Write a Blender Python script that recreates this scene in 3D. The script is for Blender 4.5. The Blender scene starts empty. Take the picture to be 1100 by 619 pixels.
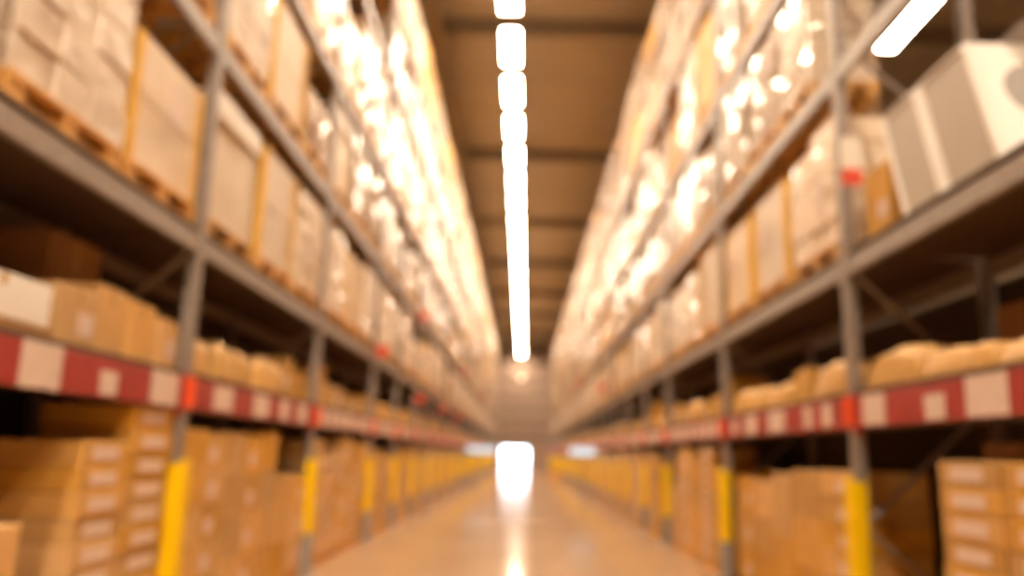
import bpy, bmesh, math, random
from mathutils import Vector, Matrix

S = bpy.context.scene
COL = S.collection
rng = random.Random(7)

# ------------------------------------------------------------------ camera maths (image 1100 x 619)
W_, H_ = 1100.0, 619.0
FPX = 895.0
PP = (550.0, 309.5)
VPX, VPY = 561.0, 488.0
ROLL = math.radians(1.39)
EYE = 1.4
F = Vector((VPX - PP[0], VPY - PP[1], FPX)).normalized()
U = Vector((math.sin(ROLL), -math.cos(ROLL), 0))
U = (U - F * F.dot(U)).normalized()
R = U.cross(F)
if R.x < 0:
    R = -R


def project(p):
    c = R * p[0] + F * p[1] + U * (p[2] - EYE)
    if c.z < 0.05:
        return None
    return (PP[0] + FPX * c.x / c.z, PP[1] + FPX * c.y / c.z)


def in_frame(lo, hi, margin=45):
    """does the box lo..hi reach the picture"""
    pts = []
    for x in (lo[0], hi[0]):
        for y in (lo[1], hi[1]):
            for z in (lo[2], hi[2]):
                q = project((x, y, z))
                if q is not None:
                    pts.append(q)
    if not pts:
        return False
    if len(pts) < 8:
        return True
    return not (max(p[0] for p in pts) < -margin or min(p[0] for p in pts) > W_ + margin
                or max(p[1] for p in pts) < -margin or min(p[1] for p in pts) > H_ + margin)


# ------------------------------------------------------------------ materials
def new_mat(name):
    m = bpy.data.materials.new(name)
    m.use_nodes = True
    nt = m.node_tree
    b = nt.nodes['Principled BSDF']
    return m, nt, b


def mat(name, c1, c2=None, rough=0.6, metal=0.0, scale=6.0, stretch=(1, 1, 1), vary=0.0, bump=0.0, bscale=40.0,
        coat=0.0, detail=4.0, spec=0.5, hue=0.0, coords='Object', rvar=0.0, vary_mid=1.0, film=0.0):
    m, nt, b = new_mat(name)
    N, L = nt.nodes, nt.links
    tc = N.new('ShaderNodeTexCoord')
    mp = N.new('ShaderNodeMapping')
    mp.inputs['Scale'].default_value = stretch
    L.new(tc.outputs[coords], mp.inputs['Vector'])
    nz = N.new('ShaderNodeTexNoise')
    nz.inputs['Scale'].default_value = scale
    nz.inputs['Detail'].default_value = detail
    L.new(mp.outputs['Vector'], nz.inputs['Vector'])
    cr = N.new('ShaderNodeValToRGB')
    cr.color_ramp.elements[0].position = 0.3
    cr.color_ramp.elements[1].position = 0.7
    cr.color_ramp.elements[0].color = (*c1, 1)
    cr.color_ramp.elements[1].color = (*(c2 or c1), 1)
    L.new(nz.outputs['Fac'], cr.inputs['Fac'])
    out = cr.outputs['Color']
    if vary or hue:
        oi = N.new('ShaderNodeObjectInfo')
        hs = N.new('ShaderNodeHueSaturation')
        mr = N.new('ShaderNodeMapRange')
        mr.inputs['To Min'].default_value = vary_mid - vary
        mr.inputs['To Max'].default_value = vary_mid + vary
        L.new(oi.outputs['Random'], mr.inputs['Value'])
        L.new(mr.outputs['Result'], hs.inputs['Value'])
        if hue:
            mu = N.new('ShaderNodeMath'); mu.operation = 'MULTIPLY'; mu.inputs[1].default_value = 7.13
            fr = N.new('ShaderNodeMath'); fr.operation = 'FRACT'
            m2 = N.new('ShaderNodeMapRange')
            m2.inputs['To Min'].default_value = 1 - hue
            m2.inputs['To Max'].default_value = 1 + hue
            L.new(oi.outputs['Random'], mu.inputs[0]); L.new(mu.outputs[0], fr.inputs[0])
            L.new(fr.outputs[0], m2.inputs['Value']); L.new(m2.outputs['Result'], hs.inputs['Saturation'])
        L.new(out, hs.inputs['Color'])
        out = hs.outputs['Color']
    L.new(out, b.inputs['Base Color'])
    b.inputs['Roughness'].default_value = rough
    b.inputs['Metallic'].default_value = metal
    b.inputs['Specular IOR Level'].default_value = spec
    b.inputs['Coat Weight'].default_value = coat
    b.inputs['Coat Roughness'].default_value = 0.08
    if rvar:
        r2 = N.new('ShaderNodeMapRange')
        r2.inputs['To Min'].default_value = rough - rvar
        r2.inputs['To Max'].default_value = rough + rvar
        L.new(nz.outputs['Fac'], r2.inputs['Value'])
        L.new(r2.outputs['Result'], b.inputs['Roughness'])
    if film:
        # stretch film lies tight and shiny only in patches
        n3 = N.new('ShaderNodeTexNoise')
        n3.inputs['Scale'].default_value = 3.0
        n3.inputs['Detail'].default_value = 1.5
        oi3 = N.new('ShaderNodeObjectInfo')
        ad = N.new('ShaderNodeVectorMath'); ad.operation = 'MULTIPLY_ADD'
        ad.inputs[1].default_value = (1, 1, 1)
        L.new(mp.outputs['Vector'], ad.inputs[0])
        L.new(oi3.outputs['Location'], ad.inputs[2])
        L.new(ad.outputs[0], n3.inputs['Vector'])
        c3 = N.new('ShaderNodeMapRange')
        c3.inputs['From Min'].default_value = 0.49
        c3.inputs['From Max'].default_value = 0.57
        c3.inputs['To Max'].default_value = film
        L.new(n3.outputs['Fac'], c3.inputs['Value'])
        L.new(c3.outputs['Result'], b.inputs['Coat Weight'])
    if bump:
        n2 = N.new('ShaderNodeTexNoise')
        n2.inputs['Scale'].default_value = bscale
        n2.inputs['Detail'].default_value = 3
        L.new(mp.outputs['Vector'], n2.inputs['Vector'])
        bp = N.new('ShaderNodeBump')
        bp.inputs['Strength'].default_value = bump
        bp.inputs['Distance'].default_value = 0.05
        L.new(n2.outputs['Fac'], bp.inputs['Height'])
        L.new(bp.outputs['Normal'], b.inputs['Normal'])
        if film:
            n4 = N.new('ShaderNodeTexNoise')
            n4.inputs['Scale'].default_value = 2.6
            n4.inputs['Detail'].default_value = 1.5
            L.new(ad.outputs[0], n4.inputs['Vector'])
            b4 = N.new('ShaderNodeBump')
            b4.inputs['Strength'].default_value = 0.7
            b4.inputs['Distance'].default_value = 0.06
            L.new(n4.outputs['Fac'], b4.inputs['Height'])
            L.new(b4.outputs['Normal'], b.inputs['Coat Normal'])
            b.inputs['Coat IOR'].default_value = 1.7
        else:
            L.new(bp.outputs['Normal'], b.inputs['Coat Normal'])
    return m


def emit_mat(name, col, strength, base=(0.9, 0.9, 0.9)):
    m, nt, b = new_mat(name)
    b.inputs['Base Color'].default_value = (*base, 1)
    b.inputs['Emission Color'].default_value = (*col, 1)
    b.inputs['Emission Strength'].default_value = strength
    return m


LAMP = (1.0, 0.805, 0.585)
M = dict(
    carton=mat('cardboard', (0.57, 0.31, 0.08), (0.66, 0.375, 0.10), 0.62, vary=0.18, hue=0.14, scale=3),
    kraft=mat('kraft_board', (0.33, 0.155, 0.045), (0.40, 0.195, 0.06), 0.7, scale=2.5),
    wrapped=mat('wrapped_cartons', (0.70, 0.57, 0.44), (0.83, 0.72, 0.59), 0.45, scale=2.2, vary=0.15, hue=0.25,
                bump=0.6, bscale=5, spec=0.3, stretch=(1, 1, 1.4), film=1.0),
    wrapped_dark=mat('wrapped_cartons_darkened', (0.34, 0.21, 0.105), (0.47, 0.31, 0.175), 0.45, scale=2.2, vary=0.25, hue=0.25,
                 bump=0.6, bscale=5, spec=0.3, stretch=(1, 1, 1.4), film=1.0),  # darker copy of the wrap, offsets strong lamp light on upper levels
    pale=mat('pale_carton', (0.66, 0.52, 0.37), (0.76, 0.63, 0.48), 0.5, scale=2.5, vary=0.12, hue=0.15, coat=0.2, bump=.2, bscale=5),
    lid=mat('white_lid_board', (0.80, 0.74, 0.66), (0.85, 0.8, 0.72), 0.45, scale=4),
    edge=mat('corner_board', (0.74, 0.42, 0.06), (0.80, 0.47, 0.08), 0.6, scale=8),
    wood=mat('pallet_wood', (0.58, 0.30, 0.08), (0.72, 0.40, 0.12), 0.7, scale=5, stretch=(6, 1, 6), vary=0.15),
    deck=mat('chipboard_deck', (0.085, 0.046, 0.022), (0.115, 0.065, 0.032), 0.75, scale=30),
    backp=mat('light_block_board', (0.045, 0.026, 0.014), (0.06, 0.035, 0.019), 0.8, scale=4),
    steel=mat('galvanised_steel', (0.28, 0.235, 0.205), (0.36, 0.305, 0.27), 0.45, metal=0.3, scale=9, vary=0.05),
    red=mat('red_beam_paint', (0.36, 0.033, 0.03), (0.41, 0.045, 0.04), 0.4, scale=5),
    orange=mat('orange_tag', (0.80, 0.10, 0.03), (0.80, 0.12, 0.03), 0.5),
    redtag=mat('red_tag', (0.72, 0.07, 0.03), (0.72, 0.08, 0.03), 0.5),
    yellow=mat('yellow_guard', (0.92, 0.60, 0.0), (0.95, 0.64, 0.002), 0.45, scale=3, spec=0.25),
    guardbase=mat('grey_guard_foot', (0.30, 0.27, 0.25), (0.36, 0.33, 0.30), 0.55, scale=7),
    paper=mat('paper_label', (0.70, 0.55, 0.47), (0.76, 0.61, 0.53), 0.55, scale=12),
    print_=mat('label_print', (0.45, 0.33, 0.29), (0.5, 0.38, 0.33), 0.6),
    tape=mat('packing_tape', (0.55, 0.33, 0.13), (0.58, 0.36, 0.15), 0.25),
    white=mat('white_carton', (0.88, 0.84, 0.79), (0.91, 0.88, 0.83), 0.5, scale=3),
    shaded=mat('shaded_panel', (0.42, 0.36, 0.28), (0.46, 0.39, 0.31), 0.5, scale=3),
    hole=mat('grey_recess', (0.34, 0.31, 0.29), (0.38, 0.35, 0.33), 0.5),
    sack=mat('kraft_paper_wrap', (0.60, 0.33, 0.09), (0.69, 0.40, 0.13), 0.5, vary=0.12, scale=4, bump=0.5, bscale=6),
    floor=mat('polished_concrete', (0.40, 0.255, 0.150), (0.45, 0.295, 0.18), 0.125, scale=0.7, rvar=0.015, detail=8, spec=0.25),
    ceil=mat('ceiling_sheet', (0.42, 0.34, 0.235), (0.47, 0.385, 0.27), 0.7, scale=0.5, stretch=(0.3, 3, 1)),
    ceilb=mat('ceiling_steel', (0.23, 0.175, 0.12), (0.27, 0.205, 0.145), 0.6, scale=2),
    wall=mat('warehouse_wall', (0.30, 0.20, 0.13), (0.36, 0.25, 0.165), 0.7, scale=0.4),
    wallfar=mat('far_wall', (0.42, 0.27, 0.20), (0.46, 0.30, 0.23), 0.6, scale=0.3),
    housing=mat('lamp_housing', (0.6, 0.56, 0.5), (0.62, 0.58, 0.52), 0.4),
    lamp=emit_mat('lamp_diffuser', LAMP, 50.0),
    dim=emit_mat('pendant_glow', (1, 0.66, 0.38), 1.2),
    sign=emit_mat('bluish_glow', (0.66, 0.90, 1.0), 0.36, (0.30, 0.36, 0.42)),  # glow put in for the bluish bright patches down the aisle
    ground=mat('yard_ground', (0.6, 0.6, 0.6), (0.65, 0.65, 0.65), 0.8),
)


M['floor'].node_tree.nodes['Principled BSDF'].inputs['IOR'].default_value = 1.18


# ------------------------------------------------------------------ mesh helpers
class MB:
    def __init__(self):
        self.bm = bmesh.new()

    def box(self, lo, hi, bev=0.0, rot=None, seg=1):
        lo, hi = Vector(lo), Vector(hi)
        d = hi - lo
        r = bmesh.ops.create_cube(self.bm, size=1.0)
        vs = r['verts']
        bmesh.ops.scale(self.bm, vec=d, verts=vs)
        if bev > 0:
            es = list({e for v in vs for e in v.link_edges})
            rb = bmesh.ops.bevel(self.bm, geom=es, offset=min(bev, min(d) * 0.45), segments=seg, affect='EDGES', profile=0.5)
            vs = list({v for f in rb['faces'] for v in f.verts} | {v for v in vs if v.is_valid})
        if rot is not None:
            bmesh.ops.transform(self.bm, matrix=rot.to_4x4(), verts=vs)
        bmesh.ops.translate(self.bm, vec=(lo + hi) / 2, verts=vs)
        return self

    def bar(self, a, b, w, t, bev=0.0):
        a, b = Vector(a), Vector(b)
        q = (b - a).to_track_quat('Z', 'Y').to_matrix()
        ln = (b - a).length
        c = (a + b) / 2
        h = Vector((w, t, ln)) / 2
        return self.box(c - h, c + h, bev, q)

    def cyl(self, a, b, r, seg=12):
        a, b = Vector(a), Vector(b)
        mt = Matrix.Translation((a + b) / 2) @ (b - a).to_track_quat('Z', 'Y').to_matrix().to_4x4()
        bmesh.ops.create_cone(self.bm, cap_ends=True, segments=seg, radius1=r, radius2=r, depth=(b - a).length, matrix=mt)
        return self

    def prism(self, prof, z0, z1):
        """closed XY outline pulled up from z0 to z1"""
        lo = [self.bm.verts.new((x, y, z0)) for x, y in prof]
        hi = [self.bm.verts.new((x, y, z1)) for x, y in prof]
        n = len(prof)
        for i in range(n):
            self.bm.faces.new((lo[i], lo[(i + 1) % n], hi[(i + 1) % n], hi[i]))
        self.bm.faces.new(hi)
        self.bm.faces.new(lo[::-1])
        return self

    def mesh(self, name, m, smooth=False):
        bmesh.ops.recalc_face_normals(self.bm, faces=self.bm.faces[:])
        me = bpy.data.meshes.new(name)
        self.bm.to_mesh(me)
        self.bm.free()
        me.materials.append(m)
        if smooth:
            for p in me.polygons:
                p.use_smooth = True
        return me


def link(name, me, parent=None, loc=(0, 0, 0), rz=0.0, scale=None):
    o = bpy.data.objects.new(name, me)
    COL.objects.link(o)
    o.location = loc
    o.rotation_euler = (0, 0, rz)
    if scale:
        o.scale = scale
    if parent is not None:
        o.parent = parent
    return o


def tag(o, label, cat, group=None, kind=None):
    if label: o['label'] = label
    if cat: o['category'] = cat
    if group: o['group'] = group
    if kind: o['kind'] = kind
    return o


def thing(name, label, cat, group=None, loc=(0, 0, 0), rz=0.0):
    o = link(name, None, None, loc, rz)
    o.empty_display_size = 0.1
    return tag(o, label, cat, group)


def struct(name, me, loc=(0, 0, 0)):
    o = link(name, me, None, loc)
    o['kind'] = 'structure'
    return o


class Kit:
    """a kind of thing: parts (name, mesh, offset, label, sub-parts)"""
    def __init__(self):
        self.parts = []

    def add(self, name, me, off=(0, 0, 0), label=None, subs=()):
        self.parts.append((name, me, off, label, subs))
        return self

    def put(self, name, label, cat, group, loc, rz=0.0):
        root = thing(name, label, cat, group, loc, rz)
        for n, me, off, lb, subs in self.parts:
            p = link(n, me, root, off)
            if lb: p['label'] = lb
            for sn, sme, soff in subs:
                link(sn, sme, p, soff)
        return root


ORD = ['first', 'second', 'third', 'fourth', 'fifth', 'sixth', 'seventh', 'eighth', 'ninth', 'tenth', 'eleventh', 'twelfth',
       'thirteenth', 'fourteenth', 'fifteenth', 'sixteenth', 'seventeenth', 'eighteenth', 'nineteenth', 'twentieth']
TENS = {2: 'twenty', 3: 'thirty'}


def od(i):
    """0 -> first"""
    n = i + 1
    if n <= 20:
        return ORD[i]
    t, u = divmod(n, 10)
    return ('thirtieth' if t == 3 else 'twentieth') if u == 0 else TENS[t] + '-' + ORD[u - 1]


# ------------------------------------------------------------------ layout numbers (metres)
FACE = 2.42                  # rack front plane from the aisle centre line
DEPTH = 1.12
Y_END = 78.0


def bay_edges(first):
    e = list(first)
    while e[-1] + 2.7 < Y_END:
        e.append(e[-1] + 2.7)
    return e


EDGES = {-1: bay_edges([2.2, 6.0, 9.8, 13.55, 16.15, 18.9]), 1: bay_edges([2.25, 6.25, 10.25, 14.3, 16.95, 19.6])}
SIDE = {-1: 'left', 1: 'right'}
BEAM_Z = [1.77, 2.87, 4.45, 5.95, 7.85, 9.38]
BEAM_H = [0.23, 0.15, 0.17, 0.17, 0.16, 0.15]
POST_H = 10.3
DECK_T = 0.03


def shelf_top(k):
    return BEAM_Z[k] + BEAM_H[k] / 2 + (DECK_T if k < 2 else 0.0)


# ------------------------------------------------------------------ setting
def build_setting():
    X, Y0, Y1, Z = 14.0, -21.0, 88.0, 12.3
    struct('floor', MB().box((-X, Y0, -0.2), (X, Y1 + 0.3, 0.0)).mesh('floor', M['floor']))
    # ribbed roof sheet: trapezoid ribs running across the aisle
    b = MB()
    n = int((Y1 - Y0) / 0.75)
    prof = []
    for i in range(n):
        y = Y0 + i * 0.75
        prof += [(y, Z), (y + 0.28, Z), (y + 0.36, Z + 0.09), (y + 0.67, Z + 0.09)]
    prof.append((Y0 + n * 0.75, Z))
    va = [b.bm.verts.new((-X, y, z)) for y, z in prof]
    vb = [b.bm.verts.new((X, y, z)) for y, z in prof]
    for i in range(len(prof) - 1):
        b.bm.faces.new((va[i], va[i + 1], vb[i + 1], vb[i]))
    ta = b.bm.verts.new((-X, Y0, Z + .3)), b.bm.verts.new((-X, Y1, Z + .3)), b.bm.verts.new((X, Y1, Z + .3)), b.bm.verts.new((X, Y0, Z + .3))
    b.bm.faces.new(ta)
    struct('ceiling', b.mesh('ceiling', M['ceil']))
    struct('wall_left', MB().box((-X - .3, Y0, 0), (-X, Y1, Z + .3)).mesh('wall_left', M['wall']))
    struct('wall_right', MB().box((X, Y0, 0), (X + .3, Y1, Z + .3)).mesh('wall_right', M['wall']))
    struct('wall_back', MB().box((-X - .3, Y0 - .3, 0), (X + .3, Y0, Z + .3)).mesh('wall_back', M['wall']))
    # far wall with a doorway open to daylight
    dx0, dx1, dz = -2.15, 0.62, 2.05
    b = MB()
    b.box((-X - .3, Y1, 0), (dx0, Y1 + .3, Z + .3))
    b.box((dx1, Y1, 0), (X + .3, Y1 + .3, Z + .3))
    b.box((dx0, Y1, dz), (dx1, Y1 + .3, Z + .3))
    for k in range(6):
        z = 2.9 + k * 1.5
        g = MB().box((-X + .002, Y1 - .16, z), (X - .002, Y1 - .002, z + .42), .01)
        struct('trim_%d' % (30 + k), g.mesh('wall_girt', M['ceilb']))
    struct('wall_far', b.mesh('wall_far', M['wallfar']))
    b = MB()
    b.box((dx0 - .12, Y1 - .05, 0), (dx0, Y1 + .32, dz + .12))
    b.box((dx1, Y1 - .05, 0), (dx1 + .12, Y1 + .32, dz + .12))
    b.box((dx0, Y1 - .05, dz), (dx1, Y1 + .32, dz + .12))
    d = struct('door_1', b.mesh('door_1', M['steel']))
    struct('ground', MB().box((-30, Y1 + .3, -.2), (30, Y1 + 40, -0.02)).mesh('ground', M['ground']))
    # steel roof beams
    i = 1
    for y in (10.5, 19.6, 28.9, 37.8, 46.5, 55.5, 64.5, 73.5, 82.5):
        b = MB()
        b.box((-X, y - .11, Z - .42), (X, y + .11, Z - .36))
        b.box((-X, y - .02, Z - .36), (X, y + .02, Z - .06))
        b.box((-X, y - .11, Z - .06), (X, y + .11, Z - .001))
        struct('trim_%d' % i, b.mesh('roof_beam', M['ceilb'])); i += 1
    for x, hw in ((-2.5, .30), (3.0, .14)):  # dark strips added; the wide left one stands for shade above the rack
        b = MB()
        b.box((x - hw, Y0, Z - .75), (x + hw, Y1 - .07, Z - .68))
        b.box((x - .03, Y0, Z - .68), (x + .03, Y1 - .07, Z - .43))
        struct('trim_%d' % i, b.mesh('roof_dark_strip', M['ceilb'])); i += 1


# ------------------------------------------------------------------ racks
def post_mesh(h, front=True):
    # lipped C channel, open towards the back of the rack
    w, d, t, l = 0.10, 0.08, 0.008, 0.022
    prof = [(0, -w / 2), (d, -w / 2), (d, -w / 2 + l), (d - t, -w / 2 + l), (d - t, -w / 2 + t), (t, -w / 2 + t), (t, w / 2 - t),
            (d - t, w / 2 - t), (d - t, w / 2 - l), (d, w / 2 - l), (d, w / 2), (0, w / 2)]
    return MB().prism(prof, 0.008, h).mesh('upright_post', M['steel'])


def foot_mesh():
    b = MB().box((-0.03, -0.09, 0.0), (0.12, 0.09, 0.008), 0.002)
    for y in (-.07, .07):
        b.cyl((0.10, y, 0.008), (0.10, y, 0.026), 0.011, 6)
    return b.mesh('foot_plate', M['steel'])


BEAMS = {}


def beam_mesh(k, ln):
    key = (k, round(ln, 2))
    if key not in BEAMS:
        h = BEAM_H[k]
        b = MB()
        if k == 0:
            b.box((0, -ln / 2, -h / 2), (0.05, ln / 2, h / 2), 0.006)
        else:   # stepped box beam: face, top ledge
            b.box((0, -ln / 2, -h / 2), (0.05, ln / 2, h / 2 - .028), 0.006)
            b.box((0.016, -ln / 2, h / 2 - .028), (0.05, ln / 2, h / 2), 0.002)
        for s in (-1, 1):     # hooked end plates
            y = s * (ln / 2 - 0.004)
            b.box((-0.006, y - .004, -h / 2 - .05), (0.056, y + .004, h / 2 + .03))
        BEAMS[key] = b.mesh('shelf_beam', M['red'] if k == 0 else M['steel'])
    return BEAMS[key]


POST_F = post_mesh(POST_H)
FOOT = foot_mesh()
CARDS = {}


def card_mesh(w, h):
    key = (round(w, 2), round(h, 2))
    if key not in CARDS:
        b = MB().box((-0.004, -w / 2, -h / 2), (0.0, w / 2, h / 2))
        CARDS[key] = b.mesh('price_card', M['paper'])
    return CARDS[key]


MARK = MB().box((-0.006, -0.052, -0.11), (0, 0.052, 0.11), 0.002).box((-0.055, -0.004, -0.11), (-0.006, 0.004, 0.11), 0.001).mesh('bay_marker', M['orange'])
TAG = MB().box((-0.008, -0.05, -0.09), (-.004, 0.05, 0.09), 0.001).box((-0.19, -0.004, -0.09), (-0.008, 0.004, 0.09), 0.001).mesh('location_tag', M['redtag'])
DECKS = {}


def deck_mesh(ln):
    key = round(ln, 2)
    if key not in DECKS:
        b = MB()
        n = 5
        w = ln / n
        for i in range(n):
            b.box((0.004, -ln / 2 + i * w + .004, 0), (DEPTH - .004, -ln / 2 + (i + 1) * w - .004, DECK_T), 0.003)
        DECKS[key] = b.mesh('shelf_deck', M['deck'])
    return DECKS[key]


def brace_mesh(z0, z1, flip):
    a = (0.05, 0, z0 if not flip else z1)
    c = (DEPTH - .05, 0, z1 if not flip else z0)
    return MB().bar(a, c, 0.045, 0.025, 0.003).mesh('brace', M['steel'])


BRACE_Z = [0.15, 0.95, 1.9, 2.85, 3.8, 4.75, 5.7, 6.65, 7.6, 8.55, 9.5]
BRACES = [brace_mesh(BRACE_Z[i], BRACE_Z[i + 1], (i + 1) % 2) for i in range(len(BRACE_Z) - 1)]


RED_TAGS = {-1: {2: (2.99,), 4: (4.44, 2.55), 6: (2.6,), 8: (2.6,), 9: (4.44,), 14: (4.44,)}, 1: {6: (3.4,), 10: (4.44,)}}


def build_racks():
    for s in (-1, 1):
        e = EDGES[s]
        for i in range(len(e) - 1):
            y0, y1 = e[i], e[i + 1]
            ln = y1 - y0
            # local +x points into the rack; root at the front plane
            rz = 0.0 if s > 0 else math.pi
            root = thing('pallet_rack', '%s rack bay counted from the camera, grey steel racking along the %s of the aisle' % (od(i), SIDE[s]),
                         'rack', 'bays of the pallet racks', (s * FACE, (y0 + y1) / 2, 0), rz)
            sy = 1 if s > 0 else -1     # local y sign of world +y
            far = sy * ln / 2
            near_list = [far] + ([-far] if i == 0 else [])
            for yy in near_list:
                pf = link('upright_post', POST_F, root, (0.0, yy, 0))
                link('foot_plate', FOOT, pf)
                link('bay_marker', MARK, pf, (0, 0, BEAM_Z[0]))['label'] = 'orange marker on the post'
                for tz in RED_TAGS[s].get(i, ()):
                    link('location_tag', TAG, pf, (0, 0, tz))['label'] = 'small red tag'
                if i < 9:
                    pr = link('upright_post', POST_F, root, (DEPTH, yy, 0), math.pi)
                    link('foot_plate', FOOT, pr)
                    for bm_ in BRACES:
                        link('brace', bm_, root, (0, yy, 0))
            # the post stands at the bay edge, so the beams run between posts
            c_off, bl = 0.0, ln - 0.112
            for k in range(6):
                if k == 5 and False:
                    continue
                bo = link('shelf_beam', beam_mesh(k, bl), root, (0.004, c_off, BEAM_Z[k]))
                if k == 0:
                    bo['label'] = 'red front beam with price cards'
                if i < 9:
                    link('shelf_beam', beam_mesh(1 if k == 0 else k, bl), root, (DEPTH - .06, c_off, BEAM_Z[k] + (BEAM_H[0] - BEAM_H[1]) / 2 * (k == 0)))
                if k == 0:
                    for (yw, w, h) in card_spots(s, i, y0, y1):
                        link('price_card', card_mesh(w, h), bo, (-0.0005, sy * (yw - (y0 + y1) / 2), 0.0 if h > .15 else -0.03))
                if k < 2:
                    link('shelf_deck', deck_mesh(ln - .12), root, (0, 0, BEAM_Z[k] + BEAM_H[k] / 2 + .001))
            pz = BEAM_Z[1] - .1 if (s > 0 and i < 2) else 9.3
            link('light_block_panel', panel_mesh(ln, pz), root, (DEPTH + .03, 0, 0))  # added backing, blocks light so the bay interiors stay dark


PANELS = {}


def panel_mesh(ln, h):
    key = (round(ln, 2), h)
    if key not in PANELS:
        PANELS[key] = MB().box((0, -ln / 2 + .003, 0.02), (0.018, ln / 2 - .003, h), 0.002).mesh('light_block_panel', M['backp'])
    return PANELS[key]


def card_spots(s, i, y0, y1):
    if s < 0 and i == 0:
        return [(3.15, .3, .2), (4.15, .36, .23), (4.85, .2, .14), (5.62, .42, .22)]
    if s < 0 and i == 1:
        return [(6.75, .42, .19), (7.75, .45, .2), (8.5, .3, .2), (9.2, .36, .2)]
    if s > 0 and i == 0:
        return [(3.4, .3, .2), (4.42, .40, .22), (4.98, .24, .15), (5.85, .36, .21)]
    if s > 0 and i == 1:
        return [(6.75, .2, .18), (7.2, .18, .18), (8.1, .5, .2), (9.0, .42, .2), (9.7, .24, .16)]
    r = random.Random(100 * s + i)
    n = 5 if y1 - y0 < 3 else 7
    out = []
    for j in range(n):
        w = r.uniform(.34, .46)
        out.append((y0 + .1 + (j + .5) / n * (y1 - y0 - .2) + r.uniform(-.02, .02), w, r.choice((.19, .21, .16))))
    return out


# ------------------------------------------------------------------ post protectors
def build_guards():
    # U shaped sleeve round the front of the post
    o, t, d = 0.088, 0.02, 0.12
    prof = [(0.062, -o), (0.062, -o + t), (-0.028, -o + t), (-0.028, o - t), (0.062, o - t), (0.062, o),
            (-0.026, o), (-0.05, o - .024), (-0.05, -o + .024), (-0.026, -o)]
    sleeve = MB().prism(prof, 0.46, 1.27)
    sleeve.box((-0.05, -o + .012, 1.27), (-.012, o - .012, 1.292), 0.008)
    sleeve = sleeve.mesh('yellow_sleeve', M['yellow'])
    o2 = 0.084
    prof2 = [(0.060, -o2), (0.060, -o2 + t), (-0.026, -o2 + t), (-0.026, o2 - t), (0.060, o2 - t), (0.060, o2),
             (-0.024, o2), (-0.046, o2 - .022), (-0.046, -o2 + .022), (-0.024, -o2)]
    foot = MB().prism(prof2, 0.012, 0.459).mesh('grey_foot', M['guardbase'])
    plate = MB().box((-0.13, -.13, 0), (-0.051, .13, 0.012), .003)
    for y in (-.1, .1):
        plate.cyl((-.09, y, .012), (-.09, y, .03), .013, 6)
    plate = plate.mesh('floor_plate', M['guardbase'])
    k = Kit().add('yellow_sleeve', sleeve, label='yellow upper sleeve').add('grey_foot', foot, label='grey lower section').add('floor_plate', plate)
    for s in (-1, 1):
        for i, y in enumerate(EDGES[s][1:]):
            k.put('post_protector', 'yellow post protector at the %s upright of the %s rack, counted from the camera' % (od(i), SIDE[s]),
                  'post guard', 'yellow post protectors', (s * (FACE - .007), y, 0), 0 if s > 0 else math.pi)


# ------------------------------------------------------------------ lamps
LAMP_Z = 11.56


def lamp_kit(L):
    """trough fitting: housing with side skirts, flat glowing panel facing down"""
    b = MB()
    b.box((-.235, -L / 2, .03), (.235, L / 2, .085), .01)
    b.box((-.08, -L / 2 + .05, .0855), (.08, L / 2 - .05, .15), .01)
    for sx in (-1, 1):
        b.box((min(sx * .205, sx * .235), -L / 2, -.015), (max(sx * .205, sx * .235), L / 2, .0295), .004)
    hous = b.mesh('housing', M['housing'])
    diff = MB().box((-.20, -L / 2 + .01, .004), (.20, L / 2 - .01, .026), .004).mesh('diffuser', M['lamp'])
    rod = MB().cyl((0, 0, .15), (0, 0, 12.3 - LAMP_Z), .010, 8).mesh('suspension_rod', M['steel'])
    k = Kit().add('housing', hous).add('diffuser', diff, label='glowing diffuser')
    return k.add('suspension_rod', rod, (0, -.5, 0)).add('suspension_rod', rod, (0, .5, 0))


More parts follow.
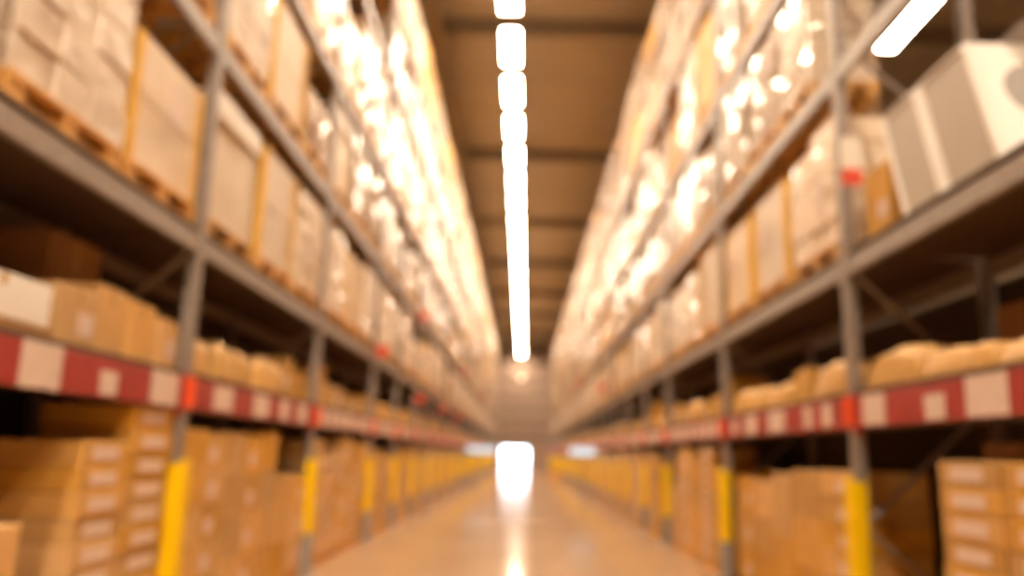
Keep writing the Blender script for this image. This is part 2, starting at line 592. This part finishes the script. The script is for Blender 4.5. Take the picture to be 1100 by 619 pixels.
def build_lamps():
    k = lamp_kit(1.80)
    pitch = 2.66
    for j in range(-13, 26):
        y = 18.35 + pitch * (j + .5)
        x = -.54 + (y - 18) * 0.0027
        lab = ('lit ceiling lamp over the aisle, %s of its row counted from the camera' % od(j + 1)) if j >= -1 else \
            'lit ceiling lamp hanging over the aisle, %s one behind the row seen ahead' % od(-2 - j)
        k.put('ceiling_light', lab, 'ceiling light', 'ceiling lamps over the aisle', (x, y, LAMP_Z))
    k2 = lamp_kit(2.5)
    for j, y in enumerate((15.5, 18.15)):
        k2.put('ceiling_light', 'lit ceiling lamp over the neighbouring aisle, seen above the white units, %s one' % ('nearer', 'farther')[j],
               'ceiling light', 'lamps of the neighbouring aisle', (8.82, y, LAMP_Z))
    # unseen lamps added behind the camera to light the near faces
    rows = (-2.6, 2.6, 5.0)
    for j, y in enumerate((-4.5, -8.0, -11.5, -15.0, -18.5)):
        for q, x in enumerate(rows):
            k.put('ceiling_light', 'unseen lamp added over the hall behind the camera, %s row, %s in it' % (od(j), od(q)),
                  'ceiling light', 'added lamps behind the camera', (x, y, LAMP_Z))
    # dim pendant beyond the end of the row
    b = MB()
    bmesh.ops.create_cone(b.bm, cap_ends=False, segments=24, radius1=.36, radius2=.07, depth=.34, matrix=Matrix.Translation((0, 0, .2)))
    shade = b.mesh('lamp_shade', M['housing'], True)
    b = MB()
    bmesh.ops.create_uvsphere(b.bm, u_segments=16, v_segments=10, radius=.27, matrix=Matrix.Translation((0, 0, .05)) @ Matrix.Diagonal((1, 1, .6, 1)))
    bulb = b.mesh('bulb', M['dim'], True)
    rod2 = MB().cyl((0, 0, .36), (0, 0, 12.29 - 8.2), .012, 8).mesh('suspension_rod', M['steel'])
    k = Kit().add('lamp_shade', shade).add('bulb', bulb, label='glowing warm bulb').add('suspension_rod', rod2)
    k.put('pendant_lamp', 'small warm pendant lamp hanging beyond the end of the lamp row', 'pendant lamp', None, (-.25, 76.5, 8.2))


# ------------------------------------------------------------------ pallets and loads
def pallet_mesh(w, d):
    """w along the aisle (y), d into the rack (x); origin bottom centre"""
    b = MB()
    for x in (-d / 2 + .06, 0, d / 2 - .06):
        b.box((x - .05, -w / 2, 0), (x + .05, w / 2, .022))
        for y in (-w / 2 + .07, 0, w / 2 - .07):
            b.box((x - .05, y - .07, .022), (x + .05, y + .07, .10))
    for y in (-w / 2 + .07, 0, w / 2 - .07):
        b.box((-d / 2, y - .07, .10), (d / 2, y + .07, .122))
    n = 7
    for j in range(n):
        x = -d / 2 + .05 + j * (d - .1) / (n - 1)
        b.box((x - .05, -w / 2, .122), (x + .05, w / 2, .144))
    return b.mesh('pallet', M['wood'])


def cell_axis(total, n, g, r, jit=0.0):
    """[(pos, cell, groove)] over 0..total"""
    cuts = [0.0]
    for i in range(1, n):
        cuts.append(total * (i + r.uniform(-jit, jit)) / n)
    cuts.append(total)
    out = [(0.0, 0, False)]
    for i in range(1, n):
        out += [(cuts[i] - g, i - 1, False), (cuts[i], i - 1, True), (cuts[i] + g, i, False)]
    out.append((total, n - 1, False))
    return out


def stack_mesh(w, d, h, nw, nd, nh, seed, m, stick=.014, groove=.022, ragged=0.0, name='wrapped_cartons', bulge=.0):
    """one closed skin over a block of cartons: grooves where they meet, each carton sticking out a little"""
    r = random.Random(seed)
    g = .012
    ax = [cell_axis(d, nd, g, r, .1), cell_axis(w, nw, g, r, .12), cell_axis(h, nh, g, r, .08)]
    off = {}

    def ro(*k):
        if k not in off:
            off[k] = r.uniform(-stick, stick)
        return off[k]
    topcut = {}
    for a in range(nd):
        for c in range(nw):
            topcut[(a, c)] = -r.uniform(0, ragged) if r.random() < .5 else 0.0
    b = MB()
    V = {}
    n = [len(a) for a in ax]

    def vert(i, j, k):
        key = (i, j, k)
        if key in V:
            return V[key]
        p = [ax[0][i][0] - d / 2, ax[1][j][0] - w / 2, ax[2][k][0]]
        ci, cj, ck = ax[0][i][1], ax[1][j][1], ax[2][k][1]
        gi, gj, gk = ax[0][i][2], ax[1][j][2], ax[2][k][2]
        if i in (0, n[0] - 1):
            s = -1 if i == 0 else 1
            p[0] += s * ((-groove if (gj or gk) else 0) + ro('x', s, cj, ck) + bulge * (1 - (2 * ax[2][k][0] / h - 1) ** 2))
        if j in (0, n[1] - 1):
            s = -1 if j == 0 else 1
            p[1] += s * ((-groove if (gi or gk) else 0) + ro('y', s, ci, ck) * .7)
        if k == n[2] - 1:
            p[2] += (-groove if (gi or gj) else 0) + topcut[(ci, cj)]
        V[key] = b.bm.verts.new(p)
        return V[key]
    for (A, B_, C_) in ((0, 1, 2), (1, 0, 2), (2, 0, 1)):
        for end in (0, n[A] - 1):
            for x in range(n[B_] - 1):
                for y in range(n[C_] - 1):
                    q = []
                    for (dx, dy) in ((0, 0), (1, 0), (1, 1), (0, 1)):
                        idx = [0, 0, 0]
                        idx[A] = end; idx[B_] = x + dx; idx[C_] = y + dy
                        q.append(vert(*idx))
                    try:
                        b.bm.faces.new(q)
                    except ValueError:
                        pass
    return b.mesh(name, m)


PAL = {}


def pal(w, d):
    key = (round(w, 2), round(d, 1))
    if key not in PAL:
        PAL[key] = pallet_mesh(*key)
    return PAL[key]


LOADKITS = {}
KIND_TXT = {
    'wrap': 'cream stretch-wrapped pallet load',
    'film': 'darkened stretch-wrapped pallet load',
    'tall': 'pale pallet load with corner boards',
    'lid': 'pale pallet load under a white lid',
    'brown': 'brown cardboard pallet load',
    'shallow': 'shallow cream wrapped pallet load',
}


def load_kit(kind, w, h, var):
    w = math.floor(w * 20 + .01) / 20
    key = (kind, w, round(h * 10) / 10, var)
    if key in LOADKITS:
        return LOADKITS[key]
    h = round(h * 10) / 10
    d = 0.6 if kind == 'shallow' else 1.0
    seed = hash((kind[0] == 'w', int(w * 10), int(h * 10), var)) & 0xffff
    r = random.Random(seed)
    k = Kit()
    k.add('pallet', pal(w, d))
    bh = h - .147
    bw, bd = w - .03, d - .03
    z = .146
    if kind in ('wrap', 'shallow', 'film'):
        k.add('wrapped_cartons', stack_mesh(bw, bd, bh, r.choice((2, 3, 3)), 2, r.choice((3, 4, 5)), seed, M['wrapped_dark' if kind == 'film' else 'wrapped'], ragged=.12, bulge=.012), (0, 0, z))
    elif kind == 'tall':
        k.add('carton_body', stack_mesh(bw - .03, bd - .03, bh, r.choice((1, 2)), 1, r.choice((1, 2)), seed, M['pale'], stick=.006, groove=.012, name='carton_body'), (0, 0, z))
        t = .008
        for sx in (-1, 1):
            for sy in (-1, 1):
                x0, y0 = sx * (bd / 2 - .004), sy * (bw / 2 - .004)
                cb = MB()
                cb.box((min(x0, x0 - sx * t), min(y0, y0 - sy * .08), 0), (max(x0, x0 - sx * t), max(y0, y0 - sy * .08), bh))
                cb.box((min(x0 - sx * t, x0 - sx * .07), min(y0, y0 - sy * t), 0), (max(x0 - sx * t, x0 - sx * .07), max(y0, y0 - sy * t), bh))
                k.add('corner_board', cb.mesh('corner_board', M['edge']), (0, 0, z), 'yellow-brown corner board')
    elif kind == 'lid':
        k.add('carton_body', stack_mesh(bw - .06, bd - .06, bh - .1, 2, 1, 1, seed, M['pale'], stick=.004, groove=.012, name='carton_body'), (0, 0, z))
        lb = MB().box((-bd / 2, -bw / 2, bh - .2), (bd / 2, bw / 2, bh), .012, seg=2)
        k.add('lid', lb.mesh('lid', M['lid']), (0, 0, z), 'white lid with turned-down sides')
    else:
        k.add('carton_stack', stack_mesh(bw, bd, bh, r.choice((2, 3)), 2, r.choice((3, 4)), seed, M['carton'], ragged=.15, name='carton_stack'), (0, 0, z))
    if kind != 'lid' and var % 2 == 0:
        lm = MB().box((-.004, -.10, -.14), (0, .10, .14)).mesh('shipping_label', M['paper'])
        k.add('shipping_label', lm, (-d / 2 - .012, r.uniform(-.3, .3) * w, z + bh * r.uniform(.4, .75)), 'white paper label')
    LOADKITS[key] = k
    return k


LEVEL_H = {1: (1.05, 1.25), 2: (1.1, 1.28), 3: (1.3, 1.62), 4: (1.12, 1.3), 5: {-1: (1.3, 1.55), 1: (.7, .95)}}
POSTXT = {3: ('nearest', 'middle', 'farthest'), 2: ('nearer', 'farther')}


def build_loads():
    slots = []
    for s in (-1, 1):
        e = EDGES[s]
        for i in range(len(e) - 1):
            y0, y1 = e[i], e[i + 1]
            n = 3 if y1 - y0 > 3.2 else 2
            sw = (y1 - y0 - .13) / n
            for k in range(1, 6):
                for j in range(n):
                    r = random.Random(s * 7919 + i * 131 + k * 17 + j)
                    lo, hi = LEVEL_H[k][s] if k == 5 else LEVEL_H[k]
                    h = r.uniform(lo, hi)
                    if r.random() < .12:
                        h *= .72
                    w = min(sw - .07, r.uniform(1.08, 1.2) if n == 3 else 1.2)
                    kind = r.choices(('wrap', 'film', 'tall', 'lid', 'brown'), (6, 1, 1.6, 1, .8) if k < 2 else (1.2, 6, 1, .5, 1.6))[0]  # upper levels mostly get the darkened wrap
                    var = r.randrange(4)
                    yc = y0 + .065 + (j + .5) * sw + r.uniform(-.02, .02)
                    # what the photograph shows on the nearest bays
                    if s > 0 and i == 0:
                        continue                            # two big cream boxes below, empty above
                    if s < 0 and i == 0 and k == 1:
                        kind, h, w, yc, var = [('wrap', 1.3, 1.1, 2.95, 0), ('wrap', 1.3, 1.1, 4.16, 1), ('tall', 0.95, 1.1, 5.33, 0)][j]
                    if s < 0 and i == 1 and k == 1:
                        kind, h, w, var = [('lid', 1.15, 1.1, 1), ('tall', 1.15, 1.1, 3), ('wrap', 1.2, 1.1, 2)][j]
                    if s < 0 and i == 2 and k == 4 and j >= 1:
                        continue                            # gap on the fifth level
                    if s < 0 and i == 1 and k == 2 and j == 2:
                        h = .8
                    if s > 0 and i == 1 and k == 2 and j == 0:
                        kind, h, w, yc, var = 'shallow', 1.2, .85, 7.25, 1
                    if s > 0 and i == 1 and k == 1 and j == 0:
                        kind, h = 'wrap', 1.15
                    lo3 = (min(s * 2.4, s * 3.5), yc - w / 2, shelf_top(k))
                    hi3 = (max(s * 2.4, s * 3.5), yc + w / 2, shelf_top(k) + h)
                    if not in_frame(lo3, hi3):
                        continue
                    slots.append((yc, s, i, k, j, n, kind, w, h, var))
    slots.sort()
    rest = []
    for q, (yc, s, i, k, j, n, kind, w, h, var) in enumerate(slots):
        kit = load_kit(kind, w, h, var)
        loc = (s * (FACE + .02 + (.3 if kind == 'shallow' else .5)), yc, shelf_top(k) + .002)
        rz = 0 if s > 0 else math.pi
        if q < 296:
            kit.put('wrapped_pallet_load' if kind in ('wrap', 'shallow', 'film') else 'boxed_pallet_load',
                    '%s, %s level, %s rack, %s bay, %s' % (KIND_TXT[kind], od(k), SIDE[s], od(i), POSTXT[n][j]),
                    'pallet load', 'pallet loads on the upper rack levels', loc, rz)
        else:
            rest.append((kit, loc, rz))
    merge(rest, 'distant_pallet_loads', 'pale pallet loads crowding the far upper levels of both racks', 'pallet loads')
    return len(slots)


def merge(items, name, label, cat):
    bm = bmesh.new()
    mats = []
    for kit, loc, rz in items:
        base = Matrix.Translation(loc) @ Matrix.Rotation(rz, 4, 'Z')
        for n, me, off, lb, subs in kit.parts:
            m = me.materials[0]
            if m not in mats:
                mats.append(m)
            idx = mats.index(m)
            nv, nf = len(bm.verts), len(bm.faces)
            bm.from_mesh(me)
            bm.verts.ensure_lookup_table(); bm.faces.ensure_lookup_table()
            bmesh.ops.transform(bm, matrix=base @ Matrix.Translation(off), verts=bm.verts[nv:])
            for f in bm.faces[nf:]:
                f.material_index = idx
    if not items:
        return None
    me = bpy.data.meshes.new(name)
    bm.to_mesh(me); bm.free()
    for m in mats:
        me.materials.append(m)
    return tag(link(name, me), label, cat, None, 'stuff')


# ------------------------------------------------------------------ cartons on the floor and on the red shelf
CK = {}


def carton_kit(w, d, h, style, var=0):
    key = (round(w, 2), round(d, 2), round(h, 3), style, var)
    if key in CK:
        return CK[key]
    k = Kit()
    mt = {'kraft': M['kraft'], 'white': M['white']}.get(style, M['carton'])
    b = MB().box((-d / 2, -w / 2, 0), (d / 2, w / 2, h), .008, seg=2)
    k.add('box', b.mesh('carton_box', mt))
    if style == 'flat':      # long low carton with a white end label
        lw, lh = w * .56, h * .52
        k.add('shipping_label', MB().box((-.003, -lw / 2, -lh / 2), (0, lw / 2, lh / 2)).mesh('shipping_label', M['paper']), (-d / 2 - .0005, .0, h * .5), 'white end label')
        lt = MB().box((-.003, -.02, 0), (0, .02, h - .02)).mesh('packing_tape', M['tape'])
        k.add('packing_tape', lt, (-d / 2 - .0005, w * .40, .01))
    else:
        lt = MB()
        lt.box((-d / 2 - .001, -.025, h), (d / 2 + .001, .025, h + .001))
        lt.box((-d / 2 - .0015, -.025, h * .72), (-d / 2, .025, h + .001))
        k.add('packing_tape', lt.mesh('packing_tape', M['tape']))
        if style == 'label':
            lw, lh = min(.16, w * .4), min(.12, h * .4)
            k.add('shipping_label', MB().box((-.003, -lw / 2, -lh / 2), (0, lw / 2, lh / 2)).mesh('shipping_label', M['paper']),
                  (-d / 2 - .0005, w * (.18 if var % 2 else -.2), h * .4), 'white paper label')
    CK[key] = k
    return k


TXT = {'flat': 'flat brown carton with white label', 'label': 'brown carton with small label', 'plain': 'plain taped brown carton'}
STACKP = ('wooden_pallet',)


def floor_plan(s, i, y0, y1):
    """[(ya, yb, depth, row height, top z, style)] stacks along the bay"""
    if s < 0 and i == 0:
        return [(3.45, 4.22, .55, .21, 1.0, 'plain'), (4.71, 5.26, .6, .1445, 1.41, 'flat'), (5.29, 5.90, .6, .1445, 1.64, 'flat')]
    if s < 0 and i == 1:
        return [(6.12, 6.56, .6, .27, 1.52, 'plain'), (6.58, 7.03, .6, .27, 1.50, 'label'), (7.1, 7.56, .6, .33, 1.52, 'plain'),
                (7.58, 8.05, .6, .33, 1.5, 'label'), (8.07, 8.5, .6, .33, 1.55, 'plain'), (8.62, 9.1, .6, .31, 1.12, 'plain'), (9.12, 9.66, .6, .31, 1.1, 'label')]
    if s > 0 and i == 0:
        return [(2.9, 3.72, .6, .1445, 1.43, 'flat'), (3.76, 4.4, .6, .1445, 1.43, 'flat'), (4.43, 5.06, .6, .1445, 1.43, 'flat')]
    if s > 0 and i == 1:
        return [(6.42, 7.05, .6, .2, 1.34, 'label'), (7.08, 7.8, .6, .39, 1.33, 'plain'), (7.85, 8.4, .6, .5, 1.29, 'plain'),
                (8.43, 9.05, .6, .35, 1.2, 'plain'), (9.08, 9.75, .6, .35, 1.22, 'label')]
    r = random.Random(900 + 31 * i + s)
    out = []
    y = y0 + .12
    while y < y1 - .45:
        w = r.uniform(.42, .68)
        w = min(w, y1 - .1 - y)
        if w < .3:
            break
        st = r.choices(('flat', 'label', 'plain'), (1, 1.2, 1.6))[0]
        top = r.choice((1.5, 1.45, 1.3, 1.15, .95, 1.55, 1.4))
        rh = .1445 if st == 'flat' else r.choice((.25, .3, .36, .42))
        if r.random() < .93:
            out.append((y, y + w, .6, rh, top, st))
        y += w + .03
    return out


def build_floor_stock():
    loose, rest = 0, []
    pk = {}
    for i in range(0, 28):
        for s in (-1, 1):
            e = EDGES[s]
            if i >= len(e) - 1:
                continue
            y0, y1 = e[i], e[i + 1]
            plan = floor_plan(s, i, y0, y1)
            rz = 0 if s > 0 else math.pi
            # stock of one bay stands on low wooden pallets, one under each stack
            for q, (ya, yb, d, rh, top, st) in enumerate(plan):
                w = yb - ya
                yc = (ya + yb) / 2
                x = s * (FACE + .03 + d / 2)
                if not in_frame((min(x - d / 2, x + d / 2), ya, 0), (max(x - d / 2, x + d / 2), yb, top)):
                    continue
                key = (round(w, 2), d)
                if key not in pk:
                    pb = MB()
                    for xx in (-d / 2 + .05, 0, d / 2 - .05):
                        pb.box((xx - .04, -w / 2, 0), (xx + .04, w / 2, .1))
                    run = Kit().add('runner', pb.mesh('runner', M['wood']))
                    pb = MB()
                    for t in range(5):
                        yy = -w / 2 + .04 + t * (w - .08) / 4
                        pb.box((-d / 2, yy - .04, .101), (d / 2, yy + .04, .122))
                    pk[key] = run.add('slats', pb.mesh('slats', M['wood']))
                if i < 3:
                    pk[key].put('wooden_pallet', 'low wooden pallet under the %s floor stack of the %s bay, %s rack' % (od(q), od(i), SIDE[s]), 'pallet',
                                'pallets under the floor stacks', (x, yc, 0), rz)
                else:
                    rest.append((pk[key], (x, yc, 0), rz))
                rows = max(1, round((top - .125) / rh))
                hh = (top - .125) / rows
                kit = carton_kit(w - .008, d, hh - .003, st, q)
                rr = random.Random(i * 50 + q + s)
                for t in range(rows):
                    dx, dy = rr.uniform(-.008, .008), rr.uniform(-.004, .004)
                    loc = (x + s * dx, yc + dy, .125 + t * hh)
                    if in_frame((loc[0] - d / 2, ya, loc[2]), (loc[0] + d / 2, yb, loc[2] + hh), 30) and loose < 250:
                        loose += 1
                        kit.put('carton', '%s, %s from top, %s floor stack, %s bay, %s rack' % (TXT[st], od(rows - 1 - t), od(q), od(i), SIDE[s]),
                                'carton', 'cartons stacked on the rack floor', loc, rz)
                    else:
                        if in_frame((loc[0] - d / 2, ya, loc[2]), (loc[0] + d / 2, yb, loc[2] + hh), 200):
                            rest.append((kit, loc, rz))
    merge(rest, 'distant_floor_cartons', 'brown carton stacks filling the far floor bays of both racks', 'cartons')
    return loose


def bundle_kit(w, d, h, seed):
    key = ('bundle', round(w, 2), round(d, 2), round(h, 2), seed)
    if key in CK:
        return CK[key]
    r = random.Random(seed)
    b = MB()
    bmesh.ops.create_cube(b.bm, size=1.0)
    bmesh.ops.subdivide_edges(b.bm, edges=b.bm.edges[:], cuts=9, use_grid_fill=True)
    ph = [r.uniform(0, 6.28) for _ in range(6)]
    for v in b.bm.verts:
        x, y, z = v.co * 2
        # rounded cushion: flat under, sagging top
        t = (z + 1) / 2
        rx = 1 - .07 * t * t - .05 * abs(y) ** 6
        ry = 1 - .05 * t * t - .05 * abs(x) ** 6
        zz = t * (1 - .16 * abs(x) ** 6) * (1 - .18 * abs(y) ** 6)
        zz += t * (.06 * math.sin(3.1 * y + ph[0]) + .05 * math.sin(5 * x + ph[1]) + .03 * math.sin(9 * y + ph[2]))
        v.co = Vector((x * rx * d / 2, y * ry * w / 2, max(0, zz) * h))
    wrap = b.mesh('paper_wrap', M['sack'], True)
    st = MB().bar((-d / 2 - .004, 0, .02), (-d / 2 * .9 - .004, 0, h * .7), .016, .004).mesh('strap', M['tape'])
    CK[key] = Kit().add('paper_wrap', wrap).add('strap', st, (0, -.25 * w, 0)).add('strap', st, (0, .25 * w, 0))
    return CK[key]


def build_shelf_stock():
    z = shelf_top(0) + .003
    # ---- nearest left bay
    def car(name, w, d, h, x, y, zz, st, lab, s, grp='stock on the red shelves', cat='carton'):
        return carton_kit(w, d, h, st).put(name, lab, cat, grp, (s * x, y, zz), 0 if s > 0 else math.pi)
    car('white_carton', .84, .5, .215, 2.74, 3.86, z + .058, 'white', 'white carton with rounded edges at the near end of the left red shelf', -1)
    # the white carton stands on a thin board
    b = carton_kit(.9, .56, .055, 'kraft')
    b.put('carton', 'thin flat board carton under the white carton on the red shelf', 'carton', 'stock on the red shelves', (-2.76, 3.86, z), math.pi)
    ys = 4.36
    spec = [(.42, .33, 'label'), (.36, .41, 'plain'), (.36, .38, 'plain'), (.3, .33, 'label')]
    looks = ['brown carton with a label beside the white carton', 'tallest brown carton of the row', 'brown carton left of the short one', 'short brown carton next to the first upright']
    for q, ((w, h, st), lk) in enumerate(zip(spec, looks)):
        car('carton', w, .44, h, 2.70 + (.02, .04, .02, .0)[q], ys + w / 2, z, st, '%s on the near left red shelf' % lk, -1)
        ys += w + .02
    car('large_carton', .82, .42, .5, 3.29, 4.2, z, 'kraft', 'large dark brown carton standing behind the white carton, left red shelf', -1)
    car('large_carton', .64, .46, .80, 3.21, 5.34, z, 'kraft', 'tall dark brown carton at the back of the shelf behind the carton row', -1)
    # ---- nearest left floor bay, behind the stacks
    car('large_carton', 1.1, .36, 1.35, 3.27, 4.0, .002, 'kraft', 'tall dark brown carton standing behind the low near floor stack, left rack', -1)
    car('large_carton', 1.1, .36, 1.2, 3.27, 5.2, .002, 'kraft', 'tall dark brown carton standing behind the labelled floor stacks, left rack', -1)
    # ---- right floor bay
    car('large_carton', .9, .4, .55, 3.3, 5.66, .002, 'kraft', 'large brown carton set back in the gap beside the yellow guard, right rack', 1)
    car('large_carton', .62, .5, .1, 2.95, 4.7, 1.433, 'kraft', 'flat dark carton lying on top of the labelled stacks, right rack', 1)
    # ---- right red shelf: soft paper bundles
    r_b = [(2.5, 3.45, .13), (3.5, 4.4, .14), (4.44, 5.24, .17), (5.28, 6.14, .26), (6.42, 7.2, .28), (8.0, 8.55, .22), (8.75, 9.3, .24), (9.35, 10.0, .26)]
    for q, (a, c, h) in enumerate(r_b):
        if not in_frame((2.4, a, z), (3.1, c, z + h)):
            continue
        bundle_kit(c - a, .62, h, q).put('paper_bundle', 'soft paper-wrapped bundle, %s from the camera on the right red shelf' % od(q), 'bundle', 'paper bundles on the right red shelf',
                                         (2.79, (a + c) / 2, z), 0)
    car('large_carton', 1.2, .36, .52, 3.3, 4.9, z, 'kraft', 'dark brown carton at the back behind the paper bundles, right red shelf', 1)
    car('carton', .42, .4, .3, 2.72, 7.6, z, 'plain', 'plain brown carton past the last big paper bundle, right red shelf', 1)
    # ---- further bays: mixed cartons and bundles
    count, rest = 0, []
    for i in range(1, 28):
        for s in (-1, 1):
            e = EDGES[s]
            if i >= len(e) - 1 or (s > 0 and i == 1):
                continue
            y0, y1 = e[i], e[i + 1]
            r = random.Random(5000 + i * 3 + s)
            y = y0 + .1
            q = 0
            rz = 0 if s > 0 else math.pi
            while y < y1 - .4:
                w = r.uniform(.3, .62)
                w = min(w, y1 - .1 - y)
                if r.random() < .3:
                    h = r.uniform(.2, .32)
                    kit, nm, what, cat = bundle_kit(round(w, 1), .6, round(h, 1), r.randrange(3)), 'paper_bundle', 'soft paper-wrapped bundle', 'bundle'
                    w = max(w, round(w, 1))
                else:
                    h = r.choice((.22, .26, .3, .36, .42, .5))
                    st = r.choice(('plain', 'label'))
                    kit, nm, what, cat = carton_kit(round(w, 1) - .02, .5, h, st, q), 'carton', {'plain': 'plain brown carton', 'label': 'brown carton with small label'}[st], 'carton'
                    w = max(w, round(w, 1))
                loc = (s * (FACE + .34 + r.uniform(0, .05)), y + w / 2, z)
                if count < 120:
                    count += 1
                    kit.put(nm, '%s, %s red shelf, %s item, %s bay from camera' % (what, SIDE[s], od(q), od(i)), cat, 'stock on the red shelves', loc, rz)
                else:
                    rest.append((kit, loc, rz))
                q += 1
                y += w + r.uniform(.02, .12)
    merge(rest, 'distant_shelf_cartons', 'cartons and bundles along the far red shelves of both racks', 'cartons')


def build_cream_boxes():
    """two cream units that lean back, on the second level of the nearest right bay, with the things beside them"""
    z = shelf_top(1) + .002

    def lean(b, h, by):
        for v in b.bm.verts:
            v.co.y += by * v.co.z / h
        return b

    def unit(w, d, h, by, disc):
        k = Kit()
        t = .05
        for y in (-w / 2, w / 2 - t):
            e = lean(MB().box((-d / 2, y, 0), (d / 2, y + t, h), .012, seg=2), h, by)
            k.add('end_board', e.mesh('end_board', M['white']), label='bright white end board')
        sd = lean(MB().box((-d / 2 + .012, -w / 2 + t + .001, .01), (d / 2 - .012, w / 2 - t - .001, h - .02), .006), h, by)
        k.add('side_panel', sd.mesh('side_panel', M['shaded']), label='greige side panel')  # darker than the end boards: shade put into its colour
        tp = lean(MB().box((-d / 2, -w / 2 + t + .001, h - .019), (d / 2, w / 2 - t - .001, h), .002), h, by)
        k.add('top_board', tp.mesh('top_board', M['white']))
        if disc:
            b = lean(MB().cyl((-.16, -w / 2 - .012, h * .58), (-.16, -w / 2 - .001, h * .58), .17, 32), h, by)
            k.add('round_disc', b.mesh('round_disc', M['hole']), label='round grey disc')
        return k
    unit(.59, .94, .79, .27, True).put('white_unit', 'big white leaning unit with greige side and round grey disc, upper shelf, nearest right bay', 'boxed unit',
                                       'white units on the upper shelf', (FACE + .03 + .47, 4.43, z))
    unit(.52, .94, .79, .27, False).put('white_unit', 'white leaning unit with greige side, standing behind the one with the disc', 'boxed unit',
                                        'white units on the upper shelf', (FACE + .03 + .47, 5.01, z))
    carton_kit(.42, .6, .56, 'label').put('carton', 'brown carton between the white leaning units and the first right upright', 'carton', None, (FACE + .12 + .3, 5.86, z))
    b = Kit()
    b.add('card', MB().box((0, -.004, .135), (.165, 0, .39), .001).mesh('card', M['lid']), label='white upper part')
    b.add('stripe', MB().box((0, -.004, 0), (.165, 0, .134), .001).mesh('stripe', M['redtag']), label='red lower part')
    b.put('location_sign', 'small white and red sign fixed to the first right upright above the shelf', 'sign', None, (FACE, 6.196, 3.51))


def build_far():
    def sign(s, x0, x1, y, lab):
        k = Kit()
        k.add('glow_panel', MB().box((x0, y - .035, 1.42), (x1, y + .035, 1.66), .01).mesh('glow_panel', M['sign']), label='glowing bluish white panel')
        xa = x0 if s > 0 else x1
        k.add('stand_post', MB().box((.5 * (x0 + x1) - .03, y - .03, .02), (.5 * (x0 + x1) + .03, y + .03, 1.42), .004).mesh('stand_post', M['steel']))
        k.add('stand_base', MB().box((.5 * (x0 + x1) - .25, y - .2, 0), (.5 * (x0 + x1) + .25, y + .2, .02), .004).mesh('stand_base', M['steel']))
        k.put('glow_board', lab, 'sign', 'added glowing boards', (0, 0, 0))
    sign(-1, -2.36, -1.15, 36.0, 'glowing white board added on a stand beside the left rack, far down the aisle')
    sign(1, 1.55, 2.36, 27.6, 'glowing white board added on a stand beside the right rack, midway down the aisle')
    # cross aisle carton near the far end
    carton_kit(.6, .8, .62, 'label').put('carton', 'lone pale carton standing on the floor right of the bright doorway', 'carton', None, (2.0, 50.0, .001), 0)


build_setting()
build_racks()
build_guards()
build_lamps()
n_loads = build_loads()
n_car = build_floor_stock()
build_shelf_stock()
build_cream_boxes()
build_far()
print('loads', n_loads, 'floor cartons', n_car)

# ------------------------------------------------------------------ daylight outside the far doorway
w = bpy.data.worlds.new('World')
S.world = w
w.use_nodes = True
bg = w.node_tree.nodes['Background']
bg.inputs['Color'].default_value = (0.82, 0.91, 1.0, 1)
bg.inputs['Strength'].default_value = 4.5

# ------------------------------------------------------------------ camera
cam = bpy.data.cameras.new('camera')
co = bpy.data.objects.new('camera', cam)
COL.objects.link(co)
xr = Vector((R.x, F.x, U.x))
yd = Vector((R.y, F.y, U.y))
zf = Vector((R.z, F.z, U.z))
mw = Matrix((xr, -yd, -zf)).transposed().to_4x4()
mw.translation = (0, 0, EYE)
co.matrix_world = mw
cam.sensor_width = 36.0
cam.lens = FPX / W_ * 36.0
cam.clip_start = 0.05
cam.clip_end = 400
cam.dof.use_dof = True
cam.dof.focus_distance = 0.9
cam.dof.aperture_fstop = 1.8
S.camera = co

S.view_settings.view_transform = 'Standard'
S.view_settings.look = 'None'
S.view_settings.gamma = 1.0
S.view_settings.use_curve_mapping = False
S.view_settings.exposure = 1.3
c = S.cycles
c.use_denoising = True
c.max_bounces = 8
c.diffuse_bounces = 5
c.glossy_bounces = 3
c.sample_clamp_indirect = 6.0
c.caustics_reflective = False
c.caustics_refractive = False
